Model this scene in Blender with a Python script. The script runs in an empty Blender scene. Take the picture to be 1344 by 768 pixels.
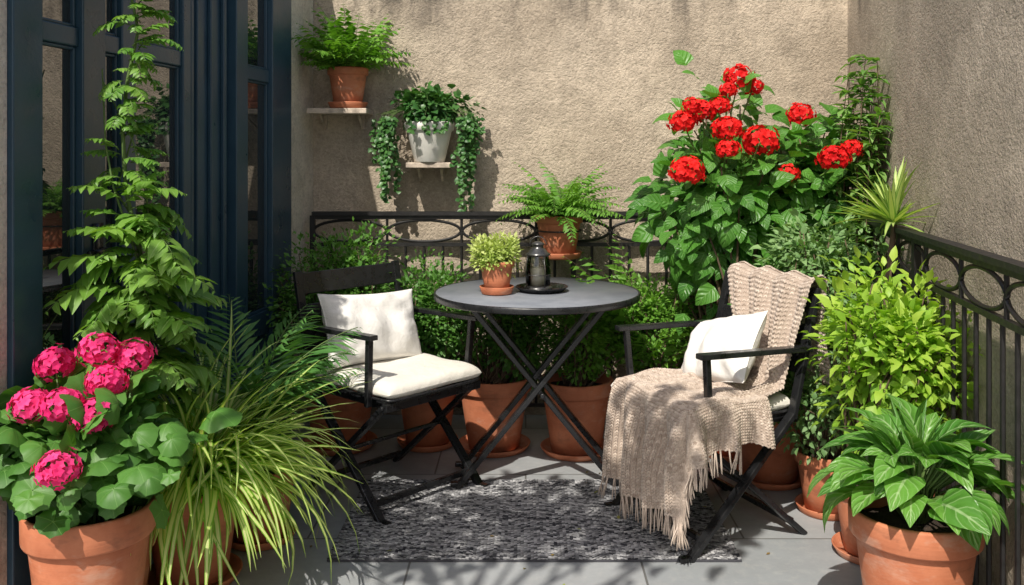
import bpy, math, random
import numpy as np
from mathutils import Vector, Matrix
SEED=7
R=np.random.default_rng(SEED)
scene=bpy.context.scene
scene.view_settings.view_transform='Standard'
scene.view_settings.look='None'
scene.view_settings.exposure=0

# ------------------------------------------------------------------ nodes
def new_mat(name):
    m=bpy.data.materials.new(name); m.use_nodes=True
    nt=m.node_tree
    for n in list(nt.nodes): nt.nodes.remove(n)
    out=nt.nodes.new('ShaderNodeOutputMaterial')
    b=nt.nodes.new('ShaderNodeBsdfPrincipled')
    nt.links.new(b.outputs[0],out.inputs[0])
    return m,nt,b,out
def N(nt,t,**kw):
    n=nt.nodes.new(t)
    for k,v in kw.items(): setattr(n,k,v)
    return n
def mixc(nt,fac,a,b,blend='MIX'):
    n=N(nt,'ShaderNodeMix',data_type='RGBA',blend_type=blend)
    for idx,v in ((0,fac),(6,a),(7,b)):
        if isinstance(v,bpy.types.NodeSocket): nt.links.new(v,n.inputs[idx])
        elif idx==0: n.inputs[0].default_value=v
        else: n.inputs[idx].default_value=(*v,1)
    return n.outputs[2]
def math_(nt,op,a,b=0.0,clamp=False):
    n=N(nt,'ShaderNodeMath',operation=op,use_clamp=clamp)
    for i,v in ((0,a),(1,b)):
        if isinstance(v,bpy.types.NodeSocket): nt.links.new(v,n.inputs[i])
        else: n.inputs[i].default_value=v
    return n.outputs[0]
def maprange(nt,v,a,b,c=0.0,d=1.0):
    n=N(nt,'ShaderNodeMapRange'); nt.links.new(v,n.inputs[0])
    for i,x in enumerate((a,b,c,d)): n.inputs[i+1].default_value=x
    return n.outputs[0]
def noise(nt,scale,detail=4,rough=.55,vec=None,dist=0):
    n=N(nt,'ShaderNodeTexNoise'); n.inputs['Scale'].default_value=scale
    n.inputs['Detail'].default_value=detail; n.inputs['Roughness'].default_value=rough
    n.inputs['Distortion'].default_value=dist
    if vec is None:
        tc=N(nt,'ShaderNodeTexCoord'); vec=tc.outputs['Object']
    nt.links.new(vec,n.inputs['Vector'])
    return n.outputs[0]
def mapping(nt,scale=(1,1,1),coord='Object',rot=(0,0,0)):
    tc=N(nt,'ShaderNodeTexCoord'); mp=N(nt,'ShaderNodeMapping')
    mp.inputs['Scale'].default_value=scale; mp.inputs['Rotation'].default_value=rot
    nt.links.new(tc.outputs[coord],mp.inputs[0]); return mp.outputs[0]
def bump(nt,h,strength,dist,prev=None):
    n=N(nt,'ShaderNodeBump'); n.inputs['Strength'].default_value=strength
    n.inputs['Distance'].default_value=dist; nt.links.new(h,n.inputs['Height'])
    if prev is not None: nt.links.new(prev,n.inputs['Normal'])
    return n.outputs[0]

def stucco_mat(name,c1,c2,stain=1.0,grit=1.0):
    m,nt,b,out=new_mat(name)
    big=noise(nt,1.7,5,.68); mid=noise(nt,9,4,.65); fine=noise(nt,85,3,.7)
    col=mixc(nt,maprange(nt,big,.40,.60),c1,c2)
    col=mixc(nt,maprange(nt,mid,.42,.7,0,.55),col,tuple(x*.62 for x in c1))
    col=mixc(nt,maprange(nt,fine,.5,.68,.0,.4),col,tuple(x*.42 for x in c1))
    col=mixc(nt,maprange(nt,fine,.45,.3,.0,.35),col,tuple(min(1,x*1.3) for x in c2))
    tc=N(nt,'ShaderNodeTexCoord'); sp=N(nt,'ShaderNodeSeparateXYZ'); nt.links.new(tc.outputs['Object'],sp.inputs[0])
    z=sp.outputs[2]
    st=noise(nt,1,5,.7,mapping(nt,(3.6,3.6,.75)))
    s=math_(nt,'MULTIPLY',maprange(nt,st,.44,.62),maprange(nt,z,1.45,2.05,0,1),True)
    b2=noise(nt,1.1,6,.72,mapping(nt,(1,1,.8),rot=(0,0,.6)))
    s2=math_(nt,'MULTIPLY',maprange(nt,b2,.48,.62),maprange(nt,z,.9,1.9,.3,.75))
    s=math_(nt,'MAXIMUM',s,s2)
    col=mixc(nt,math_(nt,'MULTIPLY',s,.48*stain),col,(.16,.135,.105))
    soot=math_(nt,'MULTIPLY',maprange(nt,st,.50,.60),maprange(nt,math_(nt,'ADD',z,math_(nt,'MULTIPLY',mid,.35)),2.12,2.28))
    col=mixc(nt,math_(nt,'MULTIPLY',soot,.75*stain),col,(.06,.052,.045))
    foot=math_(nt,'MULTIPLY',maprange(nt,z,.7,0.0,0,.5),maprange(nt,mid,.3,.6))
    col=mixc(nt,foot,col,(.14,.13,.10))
    nt.links.new(col,b.inputs['Base Color']); b.inputs['Roughness'].default_value=.95
    h=math_(nt,'ADD',math_(nt,'MULTIPLY',mid,1.2),math_(nt,'MULTIPLY',fine,1.1))
    nt.links.new(bump(nt,h,.75*min(1,grit),.013*grit),b.inputs['Normal'])
    return m
def simple_mat(name,c,rough=.5,metal=0,var=.15,nscale=20,bumpd=0,bscale=60,spec=.5):
    m,nt,b,out=new_mat(name)
    n=noise(nt,nscale,3,.6)
    col=mixc(nt,maprange(nt,n,.3,.7),tuple(x*(1-var) for x in c),tuple(min(1,x*(1+var)) for x in c))
    nt.links.new(col,b.inputs['Base Color'])
    b.inputs['Roughness'].default_value=rough; b.inputs['Metallic'].default_value=metal
    b.inputs['Specular IOR Level'].default_value=spec
    nt.links.new(maprange(nt,n,.3,.7,max(0,rough-.08),min(1,rough+.12)),b.inputs['Roughness'])
    if bumpd: nt.links.new(bump(nt,noise(nt,bscale,2,.6),.6,bumpd),b.inputs['Normal'])
    return m
def terracotta():
    m,nt,b,out=new_mat('terracotta')
    col=mixc(nt,maprange(nt,noise(nt,9,4,.65),.3,.7),(.42,.125,.055),(.58,.21,.105))
    lime=noise(nt,5,5,.7,mapping(nt,(1,1,2.2)))
    col=mixc(nt,maprange(nt,lime,.54,.70,0,.45),col,(.60,.43,.33))
    col=mixc(nt,maprange(nt,lime,.44,.32,0,.5),col,(.20,.08,.045))
    nt.links.new(col,b.inputs['Base Color']); b.inputs['Roughness'].default_value=.72
    wv=noise(nt,1,2,.5,mapping(nt,(6,6,160)))
    nt.links.new(bump(nt,wv,.35,.002),b.inputs['Normal'])
    return m
def leaf_mat(name,c1,c2,vein=None,veinw=.04,rough=.42,trans=.28,sidev=0,edge=None,edgew=.3):
    m,nt,b,out=new_mat(name)
    at=N(nt,'ShaderNodeAttribute',attribute_name='rnd')
    col=mixc(nt,at.outputs['Fac'],c1,c2)
    nrm_=None
    if vein is not None or edge is not None or sidev:
        tc=N(nt,'ShaderNodeTexCoord'); sp=N(nt,'ShaderNodeSeparateXYZ'); nt.links.new(tc.outputs['UV'],sp.inputs[0])
        ax=math_(nt,'ABSOLUTE',math_(nt,'SUBTRACT',sp.outputs[0],.5))
        if edge is not None:
            col=mixc(nt,maprange(nt,ax,edgew,edgew+.06),col,edge)
        if sidev:
            ph=math_(nt,'MULTIPLY',math_(nt,'SUBTRACT',sp.outputs[1],math_(nt,'MULTIPLY',ax,.7)),sidev*6.283)
            sv=math_(nt,'SINE',ph)
            if vein is not None: col=mixc(nt,maprange(nt,sv,.86,1.0,0,.5),col,vein)
            nrm_=bump(nt,sv,.4,.004)
        if vein is not None:
            col=mixc(nt,maprange(nt,ax,veinw,veinw*.4,0,.8),col,vein)
    nt.links.new(col,b.inputs['Base Color']); b.inputs['Roughness'].default_value=rough
    b.inputs['Specular IOR Level'].default_value=.45
    if nrm_ is not None: nt.links.new(nrm_,b.inputs['Normal'])
    tr=N(nt,'ShaderNodeBsdfTranslucent')
    tcx=mixc(nt,1.0,col,(1.3,1.4,.5),'MULTIPLY')
    nt.links.new(tcx,tr.inputs[0])
    mx=N(nt,'ShaderNodeMixShader'); mx.inputs[0].default_value=trans
    nt.links.new(b.outputs[0],mx.inputs[1]); nt.links.new(tr.outputs[0],mx.inputs[2]); nt.links.new(mx.outputs[0],out.inputs[0])
    return m
def rnd_mat(name,c1,c2,rough=.9,trans=0,sheen=0):
    m,nt,b,out=new_mat(name)
    at=N(nt,'ShaderNodeAttribute',attribute_name='rnd')
    col=mixc(nt,at.outputs['Fac'],c1,c2)
    nt.links.new(col,b.inputs['Base Color']); b.inputs['Roughness'].default_value=rough
    b.inputs['Specular IOR Level'].default_value=.2
    if sheen: b.inputs['Sheen Weight'].default_value=sheen
    if trans:
        tr=N(nt,'ShaderNodeBsdfTranslucent'); nt.links.new(col,tr.inputs[0])
        mx=N(nt,'ShaderNodeMixShader'); mx.inputs[0].default_value=trans
        nt.links.new(b.outputs[0],mx.inputs[1]); nt.links.new(tr.outputs[0],mx.inputs[2]); nt.links.new(mx.outputs[0],out.inputs[0])
    return m

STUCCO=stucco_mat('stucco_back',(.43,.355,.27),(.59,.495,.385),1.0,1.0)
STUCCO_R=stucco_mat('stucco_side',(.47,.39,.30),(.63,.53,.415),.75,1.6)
STUCCO_L=stucco_mat('stucco_door',(.62,.55,.46),(.74,.67,.57),.3,.8)
TERRA=terracotta()
SOIL=simple_mat('soil',(.035,.022,.014),.95,0,.5,60,.02,90)
BLACK=simple_mat('black_metal',(.014,.0145,.016),.28,0,.2,30)
IRON=simple_mat('wrought_iron',(.012,.011,.011),.48,0,.3,40)
BLUE=simple_mat('blue_paint',(.028,.066,.100),.33,0,.14,6,.001,70)
STEM=simple_mat('green_stem',(.10,.17,.04),.6)
BARK=simple_mat('woody_stem',(.12,.08,.05),.9,0,.3,30)
WHITEPOT=simple_mat('white_ceramic',(.78,.76,.71),.5,0,.08,15)
WOOD=simple_mat('weathered_wood',(.50,.42,.34),.8,0,.35,25,.004,60)
CANDLE=simple_mat('candle_wax',(.8,.74,.6),.5)
STEEL=simple_mat('dark_steel',(.10,.10,.10),.28,.7,.2,30)
def fabric(name,c):
    m,nt,b,out=new_mat(name)
    w2=noise(nt,14,4,.6)
    col=mixc(nt,maprange(nt,w2,.3,.7),tuple(x*.93 for x in c),c)
    nt.links.new(col,b.inputs['Base Color']); b.inputs['Roughness'].default_value=.95; b.inputs['Specular IOR Level'].default_value=.15
    w=noise(nt,1,1,.5,mapping(nt,(900,900,200)))
    nt.links.new(bump(nt,w2,.4,.02,bump(nt,w,.4,.0015)),b.inputs['Normal'])
    return m
CANVAS=fabric('cream_canvas',(.76,.73,.66)); LINEN=fabric('white_linen',(.82,.80,.765))
def glass_dark():
    m,nt,b,out=new_mat('window_glass')
    b.inputs['Base Color'].default_value=(.02,.026,.03,1); b.inputs['Roughness'].default_value=.015
    b.inputs['IOR'].default_value=2.4
    nt.links.new(bump(nt,noise(nt,2.2,2),.08,.01),b.inputs['Normal'])
    return m
GLASS=glass_dark()
def clear_glass():
    m,nt,b,out=new_mat('lantern_glass')
    tr=N(nt,'ShaderNodeBsdfTransparent'); tr.inputs[0].default_value=(.93,.96,.95,1)
    gl=N(nt,'ShaderNodeBsdfGlossy'); gl.inputs['Roughness'].default_value=.03
    fr=N(nt,'ShaderNodeFresnel'); fr.inputs[0].default_value=1.9
    mx=N(nt,'ShaderNodeMixShader'); nt.links.new(fr.outputs[0],mx.inputs[0]); nt.links.new(tr.outputs[0],mx.inputs[1]); nt.links.new(gl.outputs[0],mx.inputs[2])
    nt.links.new(mx.outputs[0],out.inputs[0]); return m
CLEAR=clear_glass()
def tabletop():
    m,nt,b,out=new_mat('slate_tabletop')
    col=mixc(nt,maprange(nt,noise(nt,6,5,.65),.3,.7),(.14,.155,.18),(.23,.245,.275))
    nt.links.new(col,b.inputs['Base Color'])
    b.inputs['Roughness'].default_value=.42
    nt.links.new(bump(nt,noise(nt,90,3),.3,.001),b.inputs['Normal']); return m
SLATE=tabletop()
def tiles():
    m,nt,b,out=new_mat('floor_tiles')
    br=N(nt,'ShaderNodeTexBrick'); br.offset=.5; br.squash=1
    mp=mapping(nt,(1,1,1)); nt.links.new(mp,br.inputs['Vector'])
    br.inputs['Scale'].default_value=1; br.inputs['Mortar Size'].default_value=.004
    br.inputs['Mortar Smooth'].default_value=.3
    br.inputs['Brick Width'].default_value=.74; br.inputs['Row Height'].default_value=.62
    br.inputs['Color1'].default_value=(.0,.0,.0,1); br.inputs['Color2'].default_value=(1,1,1,1); br.inputs['Mortar'].default_value=(.5,.5,.5,1)
    base=mixc(nt,math_(nt,'MULTIPLY',br.outputs['Color'],.8),(.29,.31,.325),(.37,.385,.395))
    n1=noise(nt,3.5,6,.7)
    base=mixc(nt,maprange(nt,n1,.42,.7,0,.55),base,(.21,.22,.225))
    base=mixc(nt,maprange(nt,noise(nt,24,4,.7),.5,.75,0,.35),base,(.46,.45,.43))
    base=mixc(nt,br.outputs['Fac'],base,(.13,.13,.125))
    nt.links.new(base,b.inputs['Base Color'])
    nt.links.new(maprange(nt,n1,.3,.7,.40,.66),b.inputs['Roughness'])
    inv=math_(nt,'SUBTRACT',1,br.outputs['Fac'])
    nt.links.new(bump(nt,math_(nt,'ADD',inv,math_(nt,'MULTIPLY',n1,.5)),.5,.004),b.inputs['Normal'])
    return m
TILES=tiles()
GROUNDM=simple_mat('ground_paving',(.25,.23,.2),.9,0,.2,2)

# leaf materials
L_GER=leaf_mat('geranium_leaf',(.05,.15,.025),(.11,.27,.045),(.17,.33,.09),.02,.5,.25,0)
L_RED=leaf_mat('big_leaf',(.045,.16,.02),(.11,.30,.04),(.16,.34,.08),.03,.38,.3,5)
L_SPI=leaf_mat('spider_leaf',(.60,.68,.22),(.74,.78,.38),None,.1,.42,.38,0,(.22,.44,.045),.25)
L_FERN=leaf_mat('fern_leaf',(.09,.25,.025),(.20,.40,.055),None,.04,.5,.34)
L_CLIMB=leaf_mat('climber_leaf',(.09,.24,.03),(.23,.41,.065),(.28,.45,.14),.05,.45,.32)
L_PALM=leaf_mat('palm_leaf',(.07,.20,.05),(.14,.32,.08),None,.04,.38,.25)
L_DARK=leaf_mat('shrub_leaf',(.055,.17,.025),(.15,.33,.055),None,.04,.5,.32)
L_IVY=leaf_mat('ivy_leaf',(.03,.11,.025),(.08,.20,.045),None,.05,.4,.18)
L_BRI=leaf_mat('bright_leaf',(.20,.40,.035),(.46,.62,.09),None,.04,.48,.4)
L_GREY=leaf_mat('greygreen_leaf',(.12,.25,.08),(.27,.42,.17),None,.04,.55,.28)
L_HOS=leaf_mat('hosta_leaf',(.07,.22,.03),(.15,.35,.055),(.36,.52,.24),.05,.34,.3,5)
L_YEL=leaf_mat('pale_leaf',(.34,.46,.10),(.62,.68,.27),None,.04,.5,.3)
P_PINK=rnd_mat('pink_petal',(.78,.015,.16),(.98,.09,.33),.55,.32)
P_RED=rnd_mat('red_petal',(.60,.005,.008),(.92,.03,.025),.6,.28)
KNIT=rnd_mat('knit_wool',(.36,.285,.23),(.60,.505,.425),.95,0,.2)
RUGM=rnd_mat('rug_wool',(.028,.029,.036),(.50,.50,.51),.95,0,.1)
RUGB=simple_mat('rug_backing',(.06,.06,.07),.95)

# ------------------------------------------------------------------ mesh builder
class MB:
    def __init__(s): s.v=[];s.f=[];s.uv=[];s.r=[];s.m=[];s.n=0
    def add(s,v,f,uv=None,r=0.5,m=0):
        v=np.asarray(v,float).reshape(-1,3); k=len(v)
        s.v.append(v); s.uv.append(np.zeros((k,2)) if uv is None else uv)
        s.r.append(np.full(k,r) if np.isscalar(r) else r)
        for q in f: s.f.append([int(i)+s.n for i in q])
        if isinstance(m,int): s.m+= [m]*len(f)
        else: s.m+=list(m)
        s.n+=k
    def build(s,name,mats,parent=None,smooth=True,bevel=0):
        me=bpy.data.meshes.new(name)
        V=np.concatenate(s.v); me.from_pydata(V.tolist(),[],s.f)
        for mt in mats: me.materials.append(mt)
        me.polygons.foreach_set('material_index',np.array(s.m,dtype=np.int32))
        me.polygons.foreach_set('use_smooth',np.full(len(s.f),smooth))
        uvl=me.uv_layers.new(name='UVMap'); li=np.empty(len(me.loops),dtype=np.int32); me.loops.foreach_get('vertex_index',li)
        UV=np.concatenate(s.uv); uvl.data.foreach_set('uv',UV[li].ravel())
        a=me.attributes.new('rnd','FLOAT','POINT'); a.data.foreach_set('value',np.concatenate(s.r).astype(np.float32))
        me.update()
        o=bpy.data.objects.new(name,me); scene.collection.objects.link(o)
        if parent is not None:
            o.parent=parent; o.matrix_parent_inverse=Matrix.Translation(parent.location).inverted()
        if bevel:
            b=o.modifiers.new('bevel','BEVEL'); b.width=bevel; b.segments=2; b.limit_method='ANGLE'
        return o
def group(name,loc):
    e=bpy.data.objects.new(name,None); e.location=loc; e.empty_display_size=.1; scene.collection.objects.link(e); return e
def nrm(a):
    a=np.asarray(a,float); return a/(np.linalg.norm(a,axis=-1,keepdims=True)+1e-9)
def box(mb,lo,hi,m=0,fr=None):
    c=np.array([[x,y,z] for x in (lo[0],hi[0]) for y in (lo[1],hi[1]) for z in (lo[2],hi[2])],float)
    F=[(0,1,3,2),(4,6,7,5),(0,4,5,1),(2,3,7,6),(0,2,6,4),(1,5,7,3)]
    if fr is not None:
        c=np.array([fr(*p) for p in c])
        F=[f[::-1] for f in F]
    mb.add(c,F,m=m)
def bar(mb,p0,p1,w,h,up=(0,0,1),m=0):
    p0=np.array(p0,float);p1=np.array(p1,float);d=nrm(p1-p0);x=nrm(np.cross(d,up));z=np.cross(x,d)
    c=[p+a*x*w/2+b*z*h/2 for p in (p0,p1) for a,b in ((-1,-1),(1,-1),(1,1),(-1,1))]
    mb.add(c,[(0,3,2,1),(4,5,6,7),(0,1,5,4),(1,2,6,5),(2,3,7,6),(3,0,4,7)],m=m)
def tube(mb,pts,r,n=8,m=0,closed=False,rnd=.5):
    P=np.array(pts,float);k=len(P)
    rr=np.full(k,r) if np.isscalar(r) else np.array(r)
    T=nrm(np.roll(P,-1,0)-np.roll(P,1,0)) if closed else nrm(np.gradient(P,axis=0))
    ref=np.array([.13,.21,.97]) if abs(T[:,2]).mean()<.85 else np.array([.97,.21,.1])
    X=nrm(np.cross(T,ref));Y=np.cross(T,X)
    a=np.linspace(0,2*np.pi,n,endpoint=False)
    V=P[:,None]+rr[:,None,None]*(np.cos(a)[None,:,None]*X[:,None]+np.sin(a)[None,:,None]*Y[:,None])
    F=[]
    for i in range(k if closed else k-1):
        j=(i+1)%k
        for q in range(n): F.append((i*n+q,i*n+(q+1)%n,j*n+(q+1)%n,j*n+q))
    if not closed: F.append(tuple(range(n))[::-1]); F.append(tuple((k-1)*n+q for q in range(n)))
    mb.add(V.reshape(-1,3),F,m=m,r=rnd)
def lathe(mb,c,prof,n=40,m=0,wob=0):
    a=np.linspace(0,2*np.pi,n,endpoint=False); V=[]
    for r,z in prof:
        rr=r*(1+wob*np.sin(2*a+1))
        V.append(np.stack([c[0]+rr*np.cos(a),c[1]+rr*np.sin(a),np.full(n,c[2]+z)],1))
    F=[(i*n+q,i*n+(q+1)%n,(i+1)*n+(q+1)%n,(i+1)*n+q) for i in range(len(prof)-1) for q in range(n)]
    mb.add(np.concatenate(V),F,m=m)
def PROF(kind,t):
    if kind=='ovate': return np.sin(np.pi*t**.72)**.9
    if kind=='round': return np.sqrt(np.clip(1-(2*t-1)**2,0,1))**.75
    if kind=='heart': return np.clip(np.sin(np.pi*(t**.5)),0,1)**.75
    if kind=='blade': return np.clip((1-t),0,1)**.55*np.clip(.55+t*2,0,1)
    if kind=='narrow': return np.sin(np.pi*t**.85)
def tpl(kind='ovate',nseg=4,ncol=2,bend=.6,fold=.12,wave=0):
    V=[];UV=[];y=z=0;
    for i in range(nseg+1):
        t=i/nseg
        if i: ang=-bend*(t-.5/nseg); y+=math.cos(ang)/nseg; z+=math.sin(ang)/nseg
        w=max(float(PROF(kind,np.float64(t))),.03)
        for c in range(ncol+1):
            u=c/ncol*2-1
            V.append((u*w*.5,y,z+fold*abs(u)*w*.5+wave*math.sin(i*2.1)*abs(u)*w)); UV.append((c/ncol,t))
    k=ncol+1
    F=[(i*k+c,i*k+c+1,(i+1)*k+c+1,(i+1)*k+c) for i in range(nseg) for c in range(ncol)]
    return np.array(V),F,np.array(UV)
def tpl_palmate(bend,ph):
    n=20;V=[];UV=[]
    for k,rr in enumerate((.03,.4,.75,1.0)):
        for q in range(n):
            a=2*math.pi*q/n
            notch=1-.62*math.exp(-((a-math.pi*1.5)/.30)**2)
            e=rr*notch*(1+(.06*math.cos(a*10+ph) if k==3 else 0))
            x=.5*e*math.cos(a);y=.42+.5*e*math.sin(a)
            z=-bend*.22*rr*rr*(1+.5*math.sin(a))+.045*rr*math.cos(a*5+ph)+.05*rr*(1-rr)
            V.append((x,y,z));UV.append((.5+.5*math.sin(a*2.5+ph)*rr if k else .5,rr))
    F=[(k*n+q,k*n+(q+1)%n,(k+1)*n+(q+1)%n,(k+1)*n+q) for k in range(3) for q in range(n)]
    return np.array(V),F,np.array(UV)
def scatter(mb,T,pos,dr,up,L,W,rnd,m=0):
    V,F,UV=T; pos=np.asarray(pos,float);n=len(pos)
    if n==0: return
    L=np.broadcast_to(L,(n,)).astype(float);W=np.broadcast_to(W,(n,)).astype(float);rnd=np.broadcast_to(rnd,(n,)).astype(float)
    y=nrm(dr);x=nrm(np.cross(y,np.broadcast_to(up,(n,3))));z=np.cross(x,y)
    P=pos[:,None]+(V[None,:,0,None]*W[:,None,None])*x[:,None]+(V[None,:,1,None]*L[:,None,None])*y[:,None]+(V[None,:,2,None]*L[:,None,None])*z[:,None]
    k=len(V);Fa=np.array(F);allF=(Fa[None]+(np.arange(n)*k)[:,None,None]).reshape(-1,Fa.shape[1])
    mb.add(P.reshape(-1,3),allF.tolist(),np.tile(UV,(n,1)),np.repeat(rnd,k),m)
def scatter_multi(mb,Ts,pos,dr,up,L,W,rnd,m=0):
    n=len(pos);idx=R.integers(0,len(Ts),n)
    L=np.broadcast_to(L,(n,));W=np.broadcast_to(W,(n,));rnd=np.broadcast_to(rnd,(n,));up=np.broadcast_to(up,(n,3))
    for i,T in enumerate(Ts):
        k=idx==i; scatter(mb,T,np.asarray(pos)[k],np.asarray(dr)[k],up[k],L[k],W[k],rnd[k],m)
def rdir(n): return nrm(R.normal(size=(n,3)))
UP=np.array([0,0,1.])
T_SMALL=[tpl('ovate',2,1,.3,0),tpl('ovate',2,1,.9,0)]
T_MED=[tpl('ovate',3,2,b,.15) for b in (.3,.8,1.3)]
T_BIG=[tpl('heart',6,4,b,.12,.025) for b in (.4,.9,1.4)]
T_ROUND=[tpl_palmate(b,p) for b,p in ((.3,0),(.8,2),(1.3,4))]
T_HOS=[tpl('ovate',7,4,b,.16,.02) for b in (.8,1.3,1.8)]
T_BLADE=[tpl('blade',9,2,b,.02) for b in (.9,1.4,1.9,2.4,2.7)]
T_PET=[tpl('round',2,2,.3,.1)]
T_PIN=[tpl('narrow',2,1,.5,0),tpl('narrow',2,1,1.0,0)]

def curve_pts(a,b,sag=0,n=6,jit=.02):
    a=np.array(a,float);b=np.array(b,float);t=np.linspace(0,1,n)[:,None]
    P=a+(b-a)*t
    o=rdir(1)[0]*jit*np.linalg.norm(b-a)*4
    P=P+np.sin(np.pi*t)*o; 
    P[:,2]+= (np.sin(np.pi*t)*sag)[:,0]
    return P
def bush(mb,c,rad,nclump,nper,L,W,Ts,m=0,stem=None,mstem=1,rc=.35,outer=.5,upb=.3,var=.3,stemr=.004,droop=0.,face=0.):
    c=np.array(c,float);rad=np.array(rad,float)
    d=rdir(nclump);rr=(R.random(nclump)**outer)[:,None]
    lump=np.clip(1+.22*np.sin(d[:,:1]*5+c[0]*9)+.13*R.normal(size=(nclump,1)),.6,1.28)
    C=c+d*rr*rad*lump*.86
    crn=R.random(nclump)
    if stem is not None:
        for q in C:
            P=curve_pts(np.array(stem)+R.normal(size=3)*[.02,.02,0],q,.0,6,.03)
            tube(mb,P,np.linspace(stemr*1.5,stemr*.5,6),5,mstem)
    rcl=rc*rad.mean()
    o=np.clip(R.normal(size=(nclump,nper,3)),-1.9,1.9)*rcl*.55
    pos=(C[:,None]+o).reshape(-1,3)
    outw=np.repeat(nrm((C-c)/rad),nper,0)
    dr=nrm(nrm(o.reshape(-1,3))*.8+outw*.55+rdir(len(pos))*.35+[0,0,upb*.5-droop])
    up=nrm(UP*.9+outw*.5+rdir(len(pos))*.45+np.array([-.1,-1,.2])*face)
    r=np.clip(np.repeat(crn,nper)*.6+R.random(len(pos))*.4+(pos[:,2]-c[2])/rad[2]*.2-.05,0,1)
    s=1+var*R.normal(size=len(pos)); s=np.clip(s,.4,1.6)
    scatter_multi(mb,Ts,pos,dr,up,L*s,W*s,r,m)
    return C
def fronds(mb,specs,M,pl,pw,Ts,m=0,mst=1,ang=.45,rach=.0018,droopp=.12):
    pos=[];dr=[];up=[];LL=[];rr=[]
    for (b,az,el,ln,bend) in specs:
        side=np.array([-math.sin(az),math.cos(az),0]);h=np.array([math.cos(az),math.sin(az),0])
        p=np.array(b,float);pts=[p.copy()];K=M;fr=R.random()
        for i in range(1,K+1):
            t=i/K;e=el-bend*t;tan=h*math.cos(e)+UP*math.sin(e)
            p=p+tan*ln/K;pts.append(p.copy())
            nn=np.cross(side,tan); nn=-nn if nn[2]<0 else nn
            q=math.sin(math.pi*min(1,.12+t*.86))**.7
            for s in (-1,1):
                pos.append(p);dr.append(side*s*(1-ang*.5)+tan*ang+np.array([0,0,-droopp])+R.normal(size=3)*.06);up.append(nn+R.normal(size=3)*.15);LL.append(pl*q*ln*(1+.1*R.normal()));rr.append(np.clip(fr*.6+.4*R.random(),0,1))
        tube(mb,pts,np.linspace(rach*1.4,rach*.5,len(pts)),4,mst)
    LL=np.array(LL); scatter_multi(mb,Ts,np.array(pos),np.array(dr),np.array(up),LL,LL*pw,np.array(rr),m)
def umbel(mb,c,rad,m,nf=70):
    c=np.array(c,float);i=np.arange(nf)+.5;ph=np.arccos(1-1.72*i/nf);th=np.pi*(1+5**.5)*i
    n=np.stack([np.cos(th)*np.sin(ph),np.sin(th)*np.sin(ph),np.cos(ph)],1);n=nrm(n+R.normal(size=n.shape)*.12)
    P=c+n*rad*np.array([1,1,.82])*(1+.11*R.normal(size=(nf,1)))
    a=nrm(np.cross(n,rdir(nf)));b=np.cross(n,a);off=R.random(nf)*6
    hr=R.random()*.3;fr=R.random(nf)
    for k in range(5):
        an=off+k*2*np.pi/5
        d=nrm(a*np.cos(an)[:,None]+b*np.sin(an)[:,None]+n*.45)
        scatter(mb,T_PET[0],P,d,n,rad*.31,rad*.27,np.clip(hr+.6*fr+.2*n[:,2]+.12*R.normal(size=nf),0,1),m)
def pot(parent,x,y,z,r,h,saucer=True,mat=None,soil=True,n=48):
    mb=MB()
    rb=r*.68;rt=r*.90;hb=h*.8
    pr=[(0.001,.004),(rb*.9,.0),(rb,.004),(rb*1.0+ (rt-rb)*.5,hb*.5),(rt,hb-.002),(rt,hb),(r*.985,hb+.003),(r,hb+.008),(r*1.01,h-.006),(r,h),(r*.95,h+.001),(r*.91,h-.006),(r*.86,hb),(rb*.85,.02),(.001,.02)]
    lathe(mb,(x,y,z+(.012 if saucer else 0)),pr,n,0,.004)
    o=mb.build('pot',[mat or TERRA],parent)
    if soil:
        ms=MB();V=[(x,y,z+h*.9)];rings=6
        for i in range(1,rings+1):
            for q in range(24):
                a=q/24*2*math.pi;V.append((x+math.cos(a)*r*.87*i/rings,y+math.sin(a)*r*.87*i/rings,z+h*.9+R.normal()*.004+(.02*(1-i/rings))))
        F=[(0,1+q,1+(q+1)%24) for q in range(24)]
        for i in range(rings-1):
            for q in range(24):F.append((1+i*24+q,1+(i+1)*24+q,1+(i+1)*24+(q+1)%24,1+i*24+(q+1)%24))
        ms.add(V,F);ms.build('soil',[SOIL],parent)
    if saucer:
        m2=MB();rs=r*.98
        lathe(m2,(x,y,z),[(.001,.0015),(rs*.86,.0015),(rs*.88,.003),(rs,.028),(rs*.985,.031),(rs*.95,.028),(rs*.84,.009),(.001,.009)],n)
        m2.build('saucer',[mat or TERRA],parent)

# ------------------------------------------------------------------ setting
g=MB();g.add([(-150,-150,-.2),(150,-150,-.2),(150,150,-.2),(-150,150,-.2)],[(0,1,2,3)]);g.build('ground',[GROUNDM],smooth=False)
g=MB();box(g,(-5,-3,-.19),(4,5.2,0));g.build('tiled_floor',[TILES],smooth=False)
WH=2.5
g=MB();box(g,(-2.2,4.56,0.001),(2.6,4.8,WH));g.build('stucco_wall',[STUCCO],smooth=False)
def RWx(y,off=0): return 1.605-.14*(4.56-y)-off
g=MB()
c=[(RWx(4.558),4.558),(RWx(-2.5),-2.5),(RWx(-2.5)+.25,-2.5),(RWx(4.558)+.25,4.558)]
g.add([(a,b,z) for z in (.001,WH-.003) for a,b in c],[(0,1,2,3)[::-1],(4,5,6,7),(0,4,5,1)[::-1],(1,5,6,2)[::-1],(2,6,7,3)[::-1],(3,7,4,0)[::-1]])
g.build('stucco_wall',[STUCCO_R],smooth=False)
ux,uy=-.1191,-.9929; nx,ny=.9929,-.1191
def LW(u,n,z): return (-1.06+ux*u+nx*n,4.558+uy*u+ny*n,z)
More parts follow.
